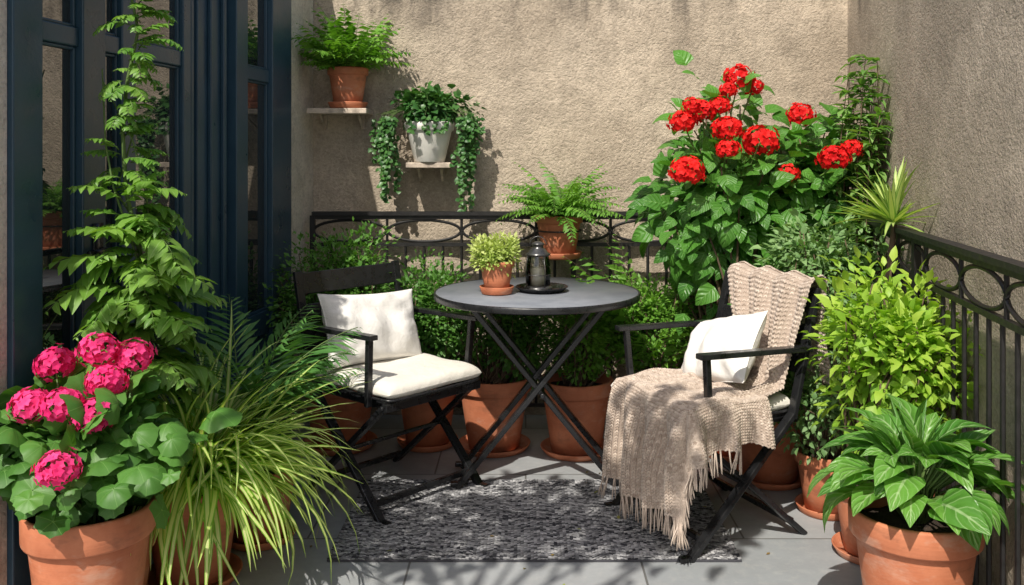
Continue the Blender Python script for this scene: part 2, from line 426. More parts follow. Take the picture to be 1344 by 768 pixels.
# house wall with the door; cut short near the door to let sun in, added return to the left
g=MB();WT=2.32
box(g,(0,-.25,.001),(.315,0,WT),fr=LW);box(g,(2.236,-2.6,.001),(2.42,0,WT),fr=LW);box(g,(.315,-.25,2.2),(2.236,0,WT),fr=LW)
box(g,(-.0,-2.62,WT),(2.45,.03,WT+.04),fr=LW)
g.build('stucco_wall',[STUCCO_L],smooth=False)
# french door
D=group('french_door',(-1.2,3.2,0))
f=MB();gl=MB()
DT=2.2
for a,b,n0,n1 in ((.317,.539,-.12,.012),(.778,.887,-.12,.004),(1.268,1.323,-.12,.004),(1.633,1.712,-.12,.004),(1.815,1.929,-.12,.012),(2.115,2.234,-.12,.016)):
    box(f,(a,n0,.005),(b,n1,DT-.002),fr=LW)
for a,b,n in ((.539,.778,-.004),(1.323,1.633,-.004),(1.712,1.815,-.004),(1.929,2.115,-.002)):
    a+=.0005;b-=.0005
    for z0,z1 in ((.01,.16),(.52,.62),(1.615,1.67),(2.08,DT-.005)): box(f,(a,-.11,z0),(b,n,z1),fr=LW)
    box(f,(a,-.10,.16),(b,n-.012,.52),fr=LW)
    for z0,z1 in ((.62,1.615),(1.67,2.08)):
        g0,g1=n-.03,n-.008
        box(f,(a,-.09,z0),(a+.010,g1,z1),fr=LW);box(f,(b-.010,-.09,z0),(b,g1,z1),fr=LW)
        box(f,(a+.0105,-.09,z0),(b-.0105,g1,z0+.010),fr=LW);box(f,(a+.0105,-.09,z1-.010),(b-.0105,g1,z1),fr=LW)
        box(gl,(a+.0105,-.06,z0+.0105),(b-.0105,n-.02,z1-.0105),fr=LW)
box(f,(.8875,-.14,.005),(1.2675,-.035,DT-.004),fr=LW)
for a,b in ((.93,.955),(1.05,1.065),(1.16,1.175),(1.2,1.225)): box(f,(a,-.0349,.006),(b,-.018,DT-.006),fr=LW)
f.build('frame',[BLUE],D,False,.004);gl.build('glass',[GLASS],D,False)
h=MB();p=LW(1.86,.013,1.02);q=LW(1.86,.05,1.02)
tube(h,[p,q],.009,10);tube(h,[q,LW(1.96,.05,1.02)],.009,10);box(h,(1.84,.0125,.92),(1.885,.019,1.1),fr=LW)
h.build('handle',[BLACK],D)

# railings
def railing(a,b,H,loc,sp,ow,tr=.007):
    G=group('iron_railing',loc);m=MB()
    a=np.array([*a,0.]);b=np.array([*b,0.]);Ln=np.linalg.norm(b-a);d=(b-a)/Ln
    bar(m,a+UP*H,b+UP*H,.045,.018);bar(m,a+UP*(H-.019),b+UP*(H-.019),.02,.018)
    bar(m,a+UP*(H-.15),b+UP*(H-.15),.018,.018);bar(m,a+UP*.09,b+UP*.09,.018,.018)
    n=int(Ln/sp)
    for i in range(n+1):
        p=a+d*Ln*i/n
        tube(m,[p+UP*.09,p+UP*(H-.15)],tr,6)
    k=int(Ln/ow)
    for i in range(k):
        c=a+d*(Ln*(i+.5)/k)+UP*(H-.085);t=np.linspace(0,2*np.pi,33)[:-1]
        w=Ln/k*.5-.004
        tube(m,c+np.cos(t)[:,None]*d*w+np.sin(t)[:,None]*UP*.052,tr,6,closed=True)
    for i in range(k+1):
        p=a+d*Ln*i/k; tube(m,[p+UP*(H-.15),p+UP*(H-.02)],tr,6)
    for t in np.linspace(0,1,max(2,int(Ln/1.2)+1)):
        p=a+d*Ln*t; bar(m,p+UP*.001,p+UP*(H-.01),.024,.024,up=(0,1,0))
    m.build('bars',[IRON],G,False)
railing((-1.03,4.42),(1.49,4.42),1.015,(0,4.42,0),.088,.34,.0075)
railing((RWx(4.36,.075),4.36),(RWx(.6,.075),.6),1.03,(1.3,2.5,0),.095,.32)

# shelves
for x0,x1,y0,z in ((-1.045,-.76,4.36,1.495),(-.575,-.36,4.38,1.235)):
    G=group('wall_shelf',((x0+x1)/2,4.45,z));m=MB()
    box(m,(x0,y0,z),(x1,4.558,z+.026));m.build('board',[WOOD],G,False,.004)
    m=MB()
    for x in ((x0+x1)/2-.055,(x0+x1)/2+.055) if x1-x0<.25 else (x0+.05,x1-.05):
        box(m,(x-.008,4.545,z-.07),(x+.008,4.558,z-.001))
        bar(m,(x,4.545,z-.066),(x,y0+.07,z-.004),.01,.01)
    m.build('brackets',[WOOD],G,False)

# ------------------------------------------------------------------ rug
rug=group('rug',(.03,3.27,0));rx0,rx1,ry0,ry1=-.635,.69,2.92,3.63
m=MB();box(m,(rx0,ry0,.002),(rx1,ry1,.0085));m.build('backing',[RUGB],rug,False)
def grain_tpl(n=6,k=4):
    V=[];F=[]
    for i in range(k+1):
        ph=math.pi*i/k
        for q in range(n):
            a=2*math.pi*q/n;V.append((.5*math.sin(ph)*math.cos(a),.5-.5*math.cos(ph),.5*math.sin(ph)*math.sin(a)))
    for i in range(k):
        for q in range(n):F.append((i*n+q,i*n+(q+1)%n,(i+1)*n+(q+1)%n,(i+1)*n+q))
    return np.array(V),F,np.zeros((len(V),2))
GR=grain_tpl(4,3)
def scatter_grain(mb,pos,dr,up,L,W,rnd,m=0,flat=1.):
    V=GR[0].copy();V[:,2]*=W/L*flat
    scatter(mb,(V,GR[1],GR[2]),pos,dr,up,L,W,rnd,m)
m=MB();rows=int((ry1-ry0)/.0080);cols=int((rx1-rx0)/.0110)
ii,jj=np.meshgrid(np.arange(rows),np.arange(cols),indexing='ij');ii=ii.ravel();jj=jj.ravel()
px=rx0+(jj+.5)*(rx1-rx0)/cols;py=ry0+(ii+.5)*(ry1-ry0)/rows
sgn=np.where(((px/.055).astype(int)+100)%2==0,1,-1)
dr=np.stack([np.ones(len(ii)),sgn*.4,np.zeros(len(ii))],1)+R.normal(size=(len(ii),3))*[.12,.14,.03]
ph=py/.040+.35*np.sin(px*23+1.3*np.sin(py*19))+.22*np.sin(px*51+py*33)+.5*np.sin(py*9+px*4)
band=np.clip(np.sin(ph*2*np.pi)*1.6,-1,1)
broad=np.sin(py*17+1.2*np.sin(px*5))
rn=np.clip(.40+.15*band+.07*broad+R.normal(size=len(ii))*.25,0,1)
pos=np.stack([px-.008,py-sgn*.003,np.full(len(ii),.0095)+R.random(len(ii))*.0015],1)
scatter_grain(m,pos,dr,UP,.0165,.0082,rn,0,.7)
m.build('weave',[RUGM],rug)

# ------------------------------------------------------------------ table
tx,ty=.045,3.70;TT=group('bistro_table',(tx,ty,0))
m=MB();r=.412
lathe(m,(tx,ty,.728),[(.001,0),(r-.01,0),(r-.004,.003),(r-.004,.02),(.001,.02)],96)
m.build('top',[SLATE],TT)
m=MB();lathe(m,(tx,ty,.724),[(r-.02,.0),(r+.002,.0),(r+.004,.004),(r+.004,.021),(r+.001,.0255),(r-.004,.0255),(r-.0038,.005)],96);m.build('rim',[BLACK],TT)
m=MB()
for s,yy in ((1,.10),(1,-.13)):
    bar(m,(tx-.27,ty+yy,.722),(tx+.31,ty+yy,.012),.020,.044,up=(0,1,0))
for yy in (.075,-.155):
    bar(m,(tx+.27,ty+yy,.722),(tx-.31,ty+yy,.012),.020,.044,up=(0,1,0))
bar(m,(tx-.27,ty-.15,.712),(tx-.27,ty+.12,.712),.025,.018);bar(m,(tx+.27,ty-.175,.712),(tx+.27,ty+.095,.712),.025,.018)
bar(m,(tx+.285,ty-.118,.04),(tx+.285,ty+.088,.04),.016,.016);bar(m,(tx-.285,ty-.143,.04),(tx-.285,ty+.063,.04),.016,.016)
tube(m,[(tx+.02,ty-.17,.367),(tx+.02,ty+.115,.367)],.010,10)
for x,y in ((tx+.312,ty+.10),(tx+.312,ty-.13),(tx-.312,ty+.075),(tx-.312,ty-.155)): box(m,(x-.024,y-.014,.0145),(x+.024,y+.014,.032))
m.build('legs',[BLACK],TT,False,.003)
TZ=.7495
tr=group('serving_tray',(.065,3.70,TZ));m=MB()
lathe(m,(.065,3.70,TZ),[(.001,.001),(.088,.001),(.104,.016),(.107,.017),(.106,.02),(.10,.018),(.086,.006),(.001,.006)],56);m.build('dish',[BLACK],tr)
la=group('lantern',(.05,3.71,TZ));lx,ly,lz=.05,3.71,TZ+.007
m=MB();lathe(m,(lx,ly,lz),[(.001,0),(.058,0),(.06,.005),(.056,.010),(.05,.014),(.001,.014)],40)
lathe(m,(lx,ly,lz+.138),[(.044,-.004),(.05,0),(.05,.004),(.040,.010),(.030,.024),(.022,.030),(.022,.040),(.028,.042),(.024,.047),(.012,.054),(.001,.055)],40)
for a in range(4):
    q=a*math.pi/2+.5;tube(m,[(lx+.054*math.cos(q),ly+.054*math.sin(q),lz+.01),(lx+.056*math.cos(q),ly+.056*math.sin(q),lz+.07),(lx+.048*math.cos(q),ly+.048*math.sin(q),lz+.14)],.0018,6)
t=np.linspace(0,np.pi,16);tube(m,np.stack([lx+.034*np.cos(t),np.full(16,ly),lz+.178+.034*np.sin(t)],1),.002,6)
t=np.linspace(0,2*np.pi,25)[:-1];tube(m,np.stack([lx+.057*np.cos(t),ly+.057*np.sin(t),np.full(24,lz+.06)],1),.0018,5,closed=True)
m.build('frame',[STEEL],la)
m=MB();lathe(m,(lx,ly,lz),[(.044,.014),(.050,.03),(.052,.07),(.048,.11),(.042,.135)],40);m.build('glass_chimney',[CLEAR],la)
m=MB();lathe(m,(lx,ly,lz),[(.001,.0145),(.030,.0145),(.031,.085),(.027,.088),(.001,.086)],24);tube(m,[(lx,ly,lz+.085),(lx+.001,ly,lz+.099)],.0012,5);m.build('candle',[CANDLE],la)
G=group('potted_succulent',(-.115,3.63,TZ));pot(G,-.115,3.63,TZ,.070,.118)
m=MB();bush(m,(-.125,3.63,TZ+.155),(.10,.095,.070),70,34,.018,.010,T_SMALL+[T_MED[0]],0,(-.115,3.63,TZ+.1),1,.25,.45,.6,stemr=.0015);m.build('foliage',[L_YEL,STEM],G)

# ------------------------------------------------------------------ chairs
def mkchair(C,ang,flip):
    C=np.array([*C,0.]);F=np.array([math.cos(ang),math.sin(ang),0]);W=np.array([-F[1],F[0],0])*flip
    def P(f,w,z): return C+F*f+W*w+UP*z
    G=group('folding_chair',tuple(C));m=MB()
    for s in (-1,1):
        w=s*.245
        bar(m,P(-.305,w,.845),P(-.20,w,.41),.018,.034,up=W);bar(m,P(-.203,w,.425),P(.215,w,.0),.018,.034,up=W)
        w2=s*.222
        bar(m,P(.20,w2,.405),P(-.27,w2,0.0),.018,.032,up=W)
        bar(m,P(-.225,s*.2,.405),P(.225,s*.2,.405),.02,.03)
        bar(m,P(-.262,s*.262,.645),P(.19,s*.262,.655),.038,.018)
        bar(m,P(.155,s*.255,.648),P(.135,s*.245,.40),.02,.024,up=W)
        bar(m,P(.215,s*.245,.009),P(.25,s*.245,.009),.024,.018)
    for z0,z1 in ((.755,.84),(.65,.72),(.555,.62)):
        def fz(z): return -.305+(.845-z)/(.845-.41)*.105
        a0=P(fz(z0),-.236,z0);a1=P(fz(z1),-.236,z1);b0=P(fz(z0),.236,z0);b1=P(fz(z1),.236,z1)
        bar(m,(a0+a1)/2,(b0+b1)/2,.012,z1-z0,up=nrm(a1-a0))
    bar(m,P(.212,-.236,.405),P(.212,.236,.405),.025,.03);bar(m,P(-.222,-.236,.405),P(-.222,.236,.405),.025,.03)
    for q in (-.12,-.02,.08): bar(m,P(q,-.19,.402),P(q,.19,.402),.05,.01)
    bar(m,P(.16,-.236,.055),P(.16,.236,.055),.02,.02);bar(m,P(-.225,-.214,.045),P(-.225,.214,.045),.02,.02)
    bar(m,P(-.005,-.236,.215),P(-.005,.236,.215),.014,.014)
    m.build('frame',[BLACK],G,False,.003)
    m=MB();n=32
    u=np.sin(np.linspace(-np.pi/2,np.pi/2,n));U,V=np.meshgrid(u,u,indexing='ij')
    ed=(np.clip(1-np.abs(U)**14,0,1)*np.clip(1-np.abs(V)**14,0,1))**.5
    for sgn,h in ((1,.034),(-1,.024)):
        z=.454+sgn*h*ed*(1+.14*np.cos(U*1.5)*np.cos(V*1.5)*(1 if sgn>0 else 0))+.003*np.sin(U*7+V*4)*ed
        k=1-.02*(np.abs(U*V)**6)
        pts=C+F*(U*.228*k+.012)[...,None]+W*(V*.235*k)[...,None]+UP*z[...,None]
        f=[(i*n+j,(i+1)*n+j,(i+1)*n+j+1,i*n+j+1)[::sgn] for i in range(n-1) for j in range(n-1)]
        m.add(pts.reshape(-1,3),f)
    m.build('seat_cushion',[CANVAS],G)
    t=np.linspace(0,2*np.pi,65)[:-1];cs=np.sign(np.cos(t))*np.abs(np.cos(t))**.18;sn=np.sign(np.sin(t))*np.abs(np.sin(t))**.18
    m=MB();tube(m,C+F*(cs*.227+.012)[:,None]+W*(sn*.234)[:,None]+UP*.432,.0055,6,closed=True);m.build('piping',[BLACK],G)
    return C,F,W,P,G
def pillow(c,Rt,Upv,Nn,w,h,t,seed):
    G=group('throw_pillow',tuple(c));m=MB();n=48
    u=np.linspace(-1,1,n);U,V=np.meshgrid(u,u,indexing='ij')
    x=U*(w/2)*(1-.09*(1-V**2)**1.0*np.abs(U)**2);y=V*(h/2)*(1-.09*(1-U**2)*np.abs(V)**2)
    ed=(np.clip(1-U**2,0,1)*np.clip(1-V**2,0,1))**.42
    rs=np.random.default_rng(seed);wr=0
    for k in range(9):
        a=rs.random(4)*6;wr=wr+.0036*np.sin(U*(2+a[0]*1.6)+V*(a[1]*1.8-4)+a[2])
    cr=.007*np.sin(13*np.arctan2(V,U)+seed)*np.clip(np.hypot(U,V)-.45,0,1)
    for sgn in (1,-1):
        z=sgn*(t/2*ed+(wr+cr)*ed**.8)
        pts=np.array(c)+x[...,None]*Rt+y[...,None]*Upv+z[...,None]*Nn
        f=[(i*n+j,(i+1)*n+j,(i+1)*n+j+1,i*n+j+1)[::sgn] for i in range(n-1) for j in range(n-1)]
        m.add(pts.reshape(-1,3),f)
    m.build('cover',[LINEN],G)
    E=[(i,0) for i in range(n)]+[(n-1,j) for j in range(n)]+[(i,n-1) for i in range(n)[::-1]]+[(0,j) for j in range(n)[::-1]]
    pp=[]
    for i,j in E:
        q=np.array(c)+x[i,j]*Rt+y[i,j]*Upv
        if not pp or np.linalg.norm(q-pp[-1])>1e-4: pp.append(q)
    m=MB();tube(m,pp[:-1],.0026,6,closed=True);m.build('seam',[LINEN],G)
CL=mkchair((-.50,3.54),math.radians(-42),1)
CR=mkchair((.62,3.24),math.radians(204),-1)
C,F,W,P,G=CL
rt=nrm(W*.97-UP*.06+F*.06);u_=nrm(UP*.93-F*.34);u_=nrm(u_-rt*np.dot(u_,rt));pillow(P(-.125,-.02,.62),rt,u_,nrm(np.cross(rt,u_)) ,.45,.285,.14,3)
C,F,W,P,G=CR
u_=nrm(UP*.80-F*.50);rt=nrm(W*.96-UP*.26);u2=nrm(u_-rt*np.dot(u_,rt))
pillow(P(-.085,.0,.60),rt,u2,nrm(np.cross(rt,u2)),.41,.27,.14,8)

# ------------------------------------------------------------------ throw blanket
BL=group('throw_blanket',tuple(P(0,0,.5)))
def knit(surf,nu,nv,L,Wd):
    m=MB();GU=np.linspace(0,1,nu+1);GV=np.linspace(0,1,nv+1)
    A,B=np.meshgrid(GU,GV,indexing='ij');S=surf(A,B)
    k=len(GV);f=[(i*k+j,(i+1)*k+j,(i+1)*k+j+1,i*k+j+1) for i in range(len(GU)-1) for j in range(k-1)]
    m.add(S.reshape(-1,3),f,r=.15)
    A,B=np.meshgrid((np.arange(nu)+.5)/nu,(np.arange(nv)+.5)/nv,indexing='ij');A=A.ravel();B=B.ravel();e=.004
    Pc=surf(A,B);du=nrm(surf(A+e,B)-surf(A-e,B));dv=nrm(surf(A,B+e)-surf(A,B-e));nn=nrm(np.cross(du,dv))
    rr=np.clip(.50+.30*R.normal(size=len(A)),0,1)
    for s in (-1,1):
        d=nrm(du*.85+dv*s*.5+.08*R.normal(size=du.shape))
        scatter_grain(m,Pc+dv*s*Wd*.42-d*L*.5,d,nn,L,Wd,rr)
    return m
def fn(x,f,a=0): return np.sin(x*f+a)
pathf=np.array([[-.375,.50],[-.350,.66],[-.330,.80],[-.322,.868],[-.297,.882],[-.268,.855],[-.240,.76],[-.200,.62],[-.165,.52],[-.06,.500],[.04,.497]])
pl_=np.concatenate([[0],np.cumsum(np.linalg.norm(np.diff(pathf,axis=0),axis=1))]);pl_/=pl_[-1]
def surf1(A,B):
    a=np.clip(A,-.01,1.01);f=np.interp(a,pl_,pathf[:,0]);z=np.interp(a,pl_,pathf[:,1])
    s=np.clip((a-.42)/.4,0,1);wn=-.262;wf=.19-.17*s
    w=wn+(wf-wn)*B
    rip=(.015*fn(B,21,a*4)+.008*fn(B,43,a*6+1))
    top=np.exp(-((a-.40)/.08)**2)
    nf=np.where(a<.40,-1.,1.)
    f=f+rip*(1-top*.7)*np.where(a>.75,.2,1)+nf*.010
    z=z+.009*fn(B,21,1.6)*top+np.where(a>.75,rip*.6,0)
    w=w+.014*np.sin(a*11+B*3)
    return C+f[...,None]*F+w[...,None]*W+z[...,None]*UP
f0,w0=.235,-.278
def surf2(A,B):
    f=-.06+A*(.06+f0+.41);w=.16+B*(w0-.16-.17)
    f=f+.03*np.sin(B*5+.5)*A-.07*A*np.clip(B-.6,0,1)-.07*A*(1-B)
    w=w+.02*np.sin(A*9)*B
    ef=np.clip(f-f0,0,None);ew=np.clip(w0-w,0,None);dr=np.sqrt(ef**2+ew**2+1e-9)
    cf=np.minimum(f,f0);cw=np.maximum(w,w0);phi=np.arctan2(ew,ef+1e-9)
    of=np.cos(phi);ow=-np.sin(phi)
    s=46*((cw-w0)-(f0-cf))-phi*3.2
    rip=.027*np.sin(s+dr*3)+.009*np.sin(s*2.1+1-dr*6)
    k=1-np.exp(-dr/.035)
    outd=k*(.034+rip*np.clip(dr/.16,0,1)+.03*dr)
    z=.508-np.where(dr>.02,dr-.012,dr*.4)*.985+(.007*np.sin(f*26+w*31)+.005*np.sin(w*55-f*20))*(1-k)
    return C+(cf+of*outd)[...,None]*F+(cw+ow*outd)[...,None]*W+z[...,None]*UP
m=knit(surf1,64,38,.0155,.0080);m.build('draped_back',[KNIT],BL)
m=knit(surf2,66,62,.0155,.0080);m.build('draped_seat',[KNIT],BL)
m=MB()
for A,B in [(1.0,b) for b in np.linspace(.0,1,56)]+[(a,1.0) for a in np.linspace(.2,1,34)]:
    A=np.array([A]);B=np.array([B]);p=surf2(A,B)[0]
    ln=.060+.02*R.random();x=R.normal(size=3)*.007;x[2]=0
    for q in range(2):
        y=R.normal(size=3)*.003;y[2]=0
        pts=[p+UP*.006,p+x*.4+y-UP*ln*.35,p+x+y*1.5-UP*ln*.7,p+x*1.3+y*2-UP*ln]
        tube(m,pts,[.0030,.0025,.0024,.0018],5,rnd=.3+.5*R.random())
m.build('fringe',[KNIT],BL)

# ------------------------------------------------------------------ plants left
G=group('geranium_plant',(-1.12,2.35,0));gx,gy=-1.12,2.35
pot(G,gx,gy,0,.158,.395)
m=MB();b0=(gx,gy,.37)
bush(m,(gx-.005,gy-.01,.565),(.235,.18,.14),84,5,.072,.078,T_ROUND,0,b0,1,.34,.42,.2,.25,.0032,.10,face=.30)
m.build('foliage',[L_GER,STEM],G)
m=MB()
for x,z,y in ((-1.215,.765,2.36),(-1.10,.800,2.36),(-1.03,.775,2.40),(-1.21,.690,2.24),(-1.125,.695,2.22),(-1.05,.67,2.22),(-1.085,.575,2.12),(-1.06,.73,2.31)):
    umbel(m,(x,y,z),.044,0,80);tube(m,curve_pts(b0,(x,y,z),.02,7,.02),.0028,5,1)
m.build('flowers',[P_PINK,STEM],G)

G=group('spider_plant',(-1.02,2.80,0));sx,sy=-1.02,2.80
pot(G,sx,sy,0,.150,.29)
m=MB();n=470;az=R.random(n)*2*np.pi;el=np.radians(R.uniform(34,89,n))
d=np.stack([np.cos(az)*np.cos(el),np.sin(az)*np.cos(el),np.sin(el)],1)+[.12,-.10,.08]
ps=np.array([sx+.03,sy-.01,.29])+np.stack([np.cos(az),np.sin(az),np.zeros(n)],1)*R.random((n,1))*.08
scatter_multi(m,T_BLADE,ps,d,UP+R.normal(size=(n,3))*.2,R.uniform(.30,.60,n),R.uniform(.019,.029,n),R.random(n))
m.build('foliage',[L_SPI],G)

G=group('palm_plant',(-.90,3.10,0));pot(G,-.90,3.10,0,.125,.24)
m=MB();sp=[]
for az,el,ln,be in ((-.25,80,.62,1.15),(.35,84,.64,1.2),(-.8,82,.58,1.3),(2.6,82,.60,1.2),(-1.5,84,.62,1.0),(1.2,84,.66,1.1),(3.4,80,.55,1.4),(-2.2,82,.56,1.2),(.05,78,.56,1.3),(2.0,85,.66,.9),(-.5,88,.66,.9),(.8,80,.52,1.5)): sp.append(((-.98+R.normal()*.015,3.10+R.normal()*.015,.24),az,math.radians(el),ln,be))
fronds(m,sp,30,.28,.11,T_PIN,0,1,.75,.003)
m.build('fronds',[L_PALM,STEM],G)

G=group('climbing_vine',(-1.17,2.64,0));pot(G,-1.17,2.63,0,.10,.22,False)
m=MB();path=[(-1.17,2.63,.2),(-1.14,2.63,.5),(-1.10,2.62,.8),(-1.10,2.62,1.0),(-1.15,2.63,1.2),(-1.16,2.63,1.38),(-1.145,2.63,1.52),(-1.11,2.62,1.66),(-1.14,2.62,1.80),(-1.17,2.62,1.95)]
path=np.array(path);tube(m,path,np.linspace(.009,.003,len(path)),6,1)
for k in range(3):
    q=path[:7]+R.normal(size=(7,3))*.03;tube(m,q,np.linspace(.006,.002,7),5,1)
sp=[];K=240
tt=np.linspace(0,1,K)**1.25
zz=np.interp(tt,np.linspace(0,1,len(path)),path[:,2]);xx=np.interp(tt,np.linspace(0,1,len(path)),path[:,0]);yy=np.interp(tt,np.linspace(0,1,len(path)),path[:,1])
for i in range(K):
    z=zz[i]
    s=np.interp(z,[.3,.55,.9,1.1,1.25,1.4,1.6,1.95],[.10,.22,.24,.20,.11,.09,.10,.11])
    s*=R.uniform(.7,1.2)
    if z>1.2 and R.random()<.35: continue
    sp.append(((xx[i]+R.normal()*.015,yy[i]+R.normal()*.02,z),R.uniform(-2.7,1.2),math.radians(R.uniform(5,60)),s,R.uniform(.8,1.7)))
fronds(m,sp,8,.36,.50,[tpl('ovate',3,2,.4,.15),tpl('ovate',3,2,.9,.15)],0,1,.5,.0015)
m.build('foliage',[L_CLIMB,STEM],G)

# ------------------------------------------------------------------ shelf plants
G=group('potted_fern',(-.865,4.45,1.52));pot(G,-.865,4.45,1.522,.098,.185)
m=MB();sp=[]
for i in range(84):
    sp.append(((-.865+R.normal()*.02,4.44+R.normal()*.015,1.69),R.uniform(-3.5,.4) if i%3 else R.uniform(0,6.28),math.radians(R.uniform(32,88)),R.uniform(.20,.40),R.uniform(.3,1.2)))
fronds(m,sp,13,.19,.40,T_PIN,0,1,.5,.0012)
m.build('fronds',[L_FERN,STEM],G)

G=group('trailing_ivy',(-.467,4.45,1.26));m=MB();px_,py_,pz_=-.467,4.44,1.262
lathe(m,(px_,py_,pz_),[(.001,0),(.070,0),(.074,.004),(.105,.14),(.108,.15),(.118,.155),(.120,.19),(.115,.195),(.108,.19),(.10,.15),(.001,.15)],48)
m.build('pot',[WHITEPOT],G)
m=MB();bush(m,(px_,py_-.01,pz_+.265),(.20,.11,.085),70,20,.030,.028,T_MED,0,(px_,py_,pz_+.17),1,.3,.45,.3,stemr=.0018)
pos=[];dd=[];uu=[]
for k in range(34):
    sd=R.choice([-1,1]);az=R.normal()*.45
    if k%6==5: az=R.uniform(.9,2.0)
    r0=.17+.09*R.random();ln=R.choice([R.uniform(.04,.2),R.uniform(.2,.44)]) if abs(az)<.9 else .02
    top=np.array([px_,py_,pz_+.21]);out=top+np.array([sd*math.cos(az)*r0,-abs(math.sin(az))*r0*.6,.02])
    pts=[top,(top+out)/2+UP*.05,out];p=out.copy()
    for s in range(int((ln+.06)/.02)):
        p=p+np.array([R.normal()*.005+sd*.002*(1 if s<4 else -.4),R.normal()*.003,-.02]);pts.append(p.copy())
        for q in range(3):
            a2=R.uniform(0,6.28);pos.append(p+R.normal(size=3)*.004);dd.append((math.cos(a2),math.sin(a2)*.8-.3,R.uniform(-.9,.1)));uu.append((R.normal()*.3,-.8,.7))
    tube(m,pts,.0013,4,1)
pos=np.array(pos);pos[:,1]=np.minimum(pos[:,1],4.54)
scatter_multi(m,T_MED,pos,np.array(dd),np.array(uu),R.uniform(.020,.032,len(pos)),R.uniform(.018,.028,len(pos)),R.random(len(pos)))
m.build('vines',[L_IVY,STEM],G)

G=group('hanging_fern',(.15,4.28,.9));hx,hy,hz=.155,4.28,.815
pot(G,hx,hy,hz,.112,.19)
m=MB();t=np.linspace(0,2*np.pi,33)[:-1]
tube(m,np.stack([hx+.104*np.cos(t),hy+.104*np.sin(t),np.full(32,hz+.13)],1),.004,6,closed=True)
for s in (-1,1): tube(m,[(hx+s*.05,hy+.09,hz+.13),(hx+s*.05,4.405,hz+.17),(hx+s*.05,4.41,hz+.215),(hx+s*.05,4.445,hz+.212)],.004,6)
box(m,(hx-.05,hy-.03,hz-.006),(hx+.05,4.40,hz-.001));m.build('hook',[IRON],G)
m=MB();sp=[]
for i in range(110):
    sp.append(((hx+R.normal()*.02,hy+R.normal()*.02,hz+.17),R.uniform(0,6.28),math.radians(R.uniform(35,88)),R.uniform(.22,.38),R.uniform(.8,1.7)))
fronds(m,sp,16,.14,.40,T_PIN,0,1,.4,.0012)
m.build('fronds',[L_FERN,STEM],G)

# ------------------------------------------------------------------ back row shrubs
def shrub(name,x,y,r,h,c,rad,ncl,nper,L,W,mat,Ts=T_SMALL,extra=None,rc=.3,po=True,**kw):
    G=group(name,(x,y,0))
    if po: pot(G,x,y,0,r,h)
    m=MB();bush(m,c,rad,ncl,nper,L,W,Ts,0,(x,y,h*.9),1,rc,**kw)
    if extra: extra(m)
    m.build('foliage',[mat,BARK],G);return G
def airy(x,y,z0,h,n,spread):
    def f(m):
        sp=[((x+R.normal()*.03,y+R.normal()*.03,z0),R.uniform(0,6.28),math.radians(R.uniform(58,88)),h*R.uniform(.6,1.1),R.uniform(.3,1.1)) for _ in range(n)]
        fronds(m,sp,18,.17,.26,T_PIN,0,1,.5,.0013)
    return f
shrub('potted_shrub',-.83,4.08,.17,.30,(-.84,4.08,.66),(.28,.2,.30),180,62,.024,.014,L_DARK)
shrub('potted_shrub',-.44,4.10,.14,.27,(-.44,4.10,.58),(.26,.2,.26),140,60,.024,.014,L_DARK)
shrub('potted_shrub',-.14,4.05,.165,.31,(-.08,4.12,.50),(.25,.19,.20),120,55,.024,.014,L_DARK)
shrub('potted_shrub',.22,4.00,.16,.31,(.27,4.08,.50),(.23,.2,.19),110,50,.024,.014,L_FERN,extra=airy(.25,4.06,.3,.36,24,.2))
shrub('potted_shrub',.58,4.10,.15,.28,(.58,4.14,.54),(.22,.18,.22),90,50,.024,.013,L_FERN,extra=airy(.57,4.10,.28,.66,40,.2))

# ------------------------------------------------------------------ red flowering bushes
def redbush(x,y,c,rad,ncl,heads,nper=7,L=.105):
    G=group('red_hydrangea_bush',(x,y,0));pot(G,x,y,0,.185,.34)
    m=MB();bush(m,c,rad,ncl,nper,L,L*.78,T_BIG,0,(x,y,.3),1,.34,.40,.0,.22,.006,.22,face=.55)
    m.build('foliage',[L_RED,BARK],G)
    m=MB()
    for hx_,hy_,hz_,r_ in heads:
        umbel(m,(hx_,hy_,hz_),r_*.95,0,70);tube(m,curve_pts(c,(hx_,hy_,hz_),.0,6,.02),.0035,5,1)
    m.build('flowers',[P_RED,STEM],G)
H1=[(.905,3.88,1.625,.062),(.655,3.80,1.435,.055),(.735,3.80,1.48,.052),(.80,3.78,1.50,.045),(.82,3.70,1.405,.058),(.965,3.76,1.355,.070),(.645,3.66,1.235,.066),(.965,3.88,1.585,.04),(.85,3.84,1.57,.036),(.815,3.68,1.32,.048),(.69,3.78,1.50,.04)]
redbush(.92,4.00,(.88,4.02,1.10),(.34,.27,.50),140,H1,8,.092)
H2=[(1.20,4.00,1.47,.058),(1.25,3.70,1.288,.058),(1.33,3.72,1.325,.042),(1.10,3.84,1.22,.045)]
redbush(1.27,4.12,(1.25,4.05,1.16),(.29,.22,.36),100,H2,8,.088)

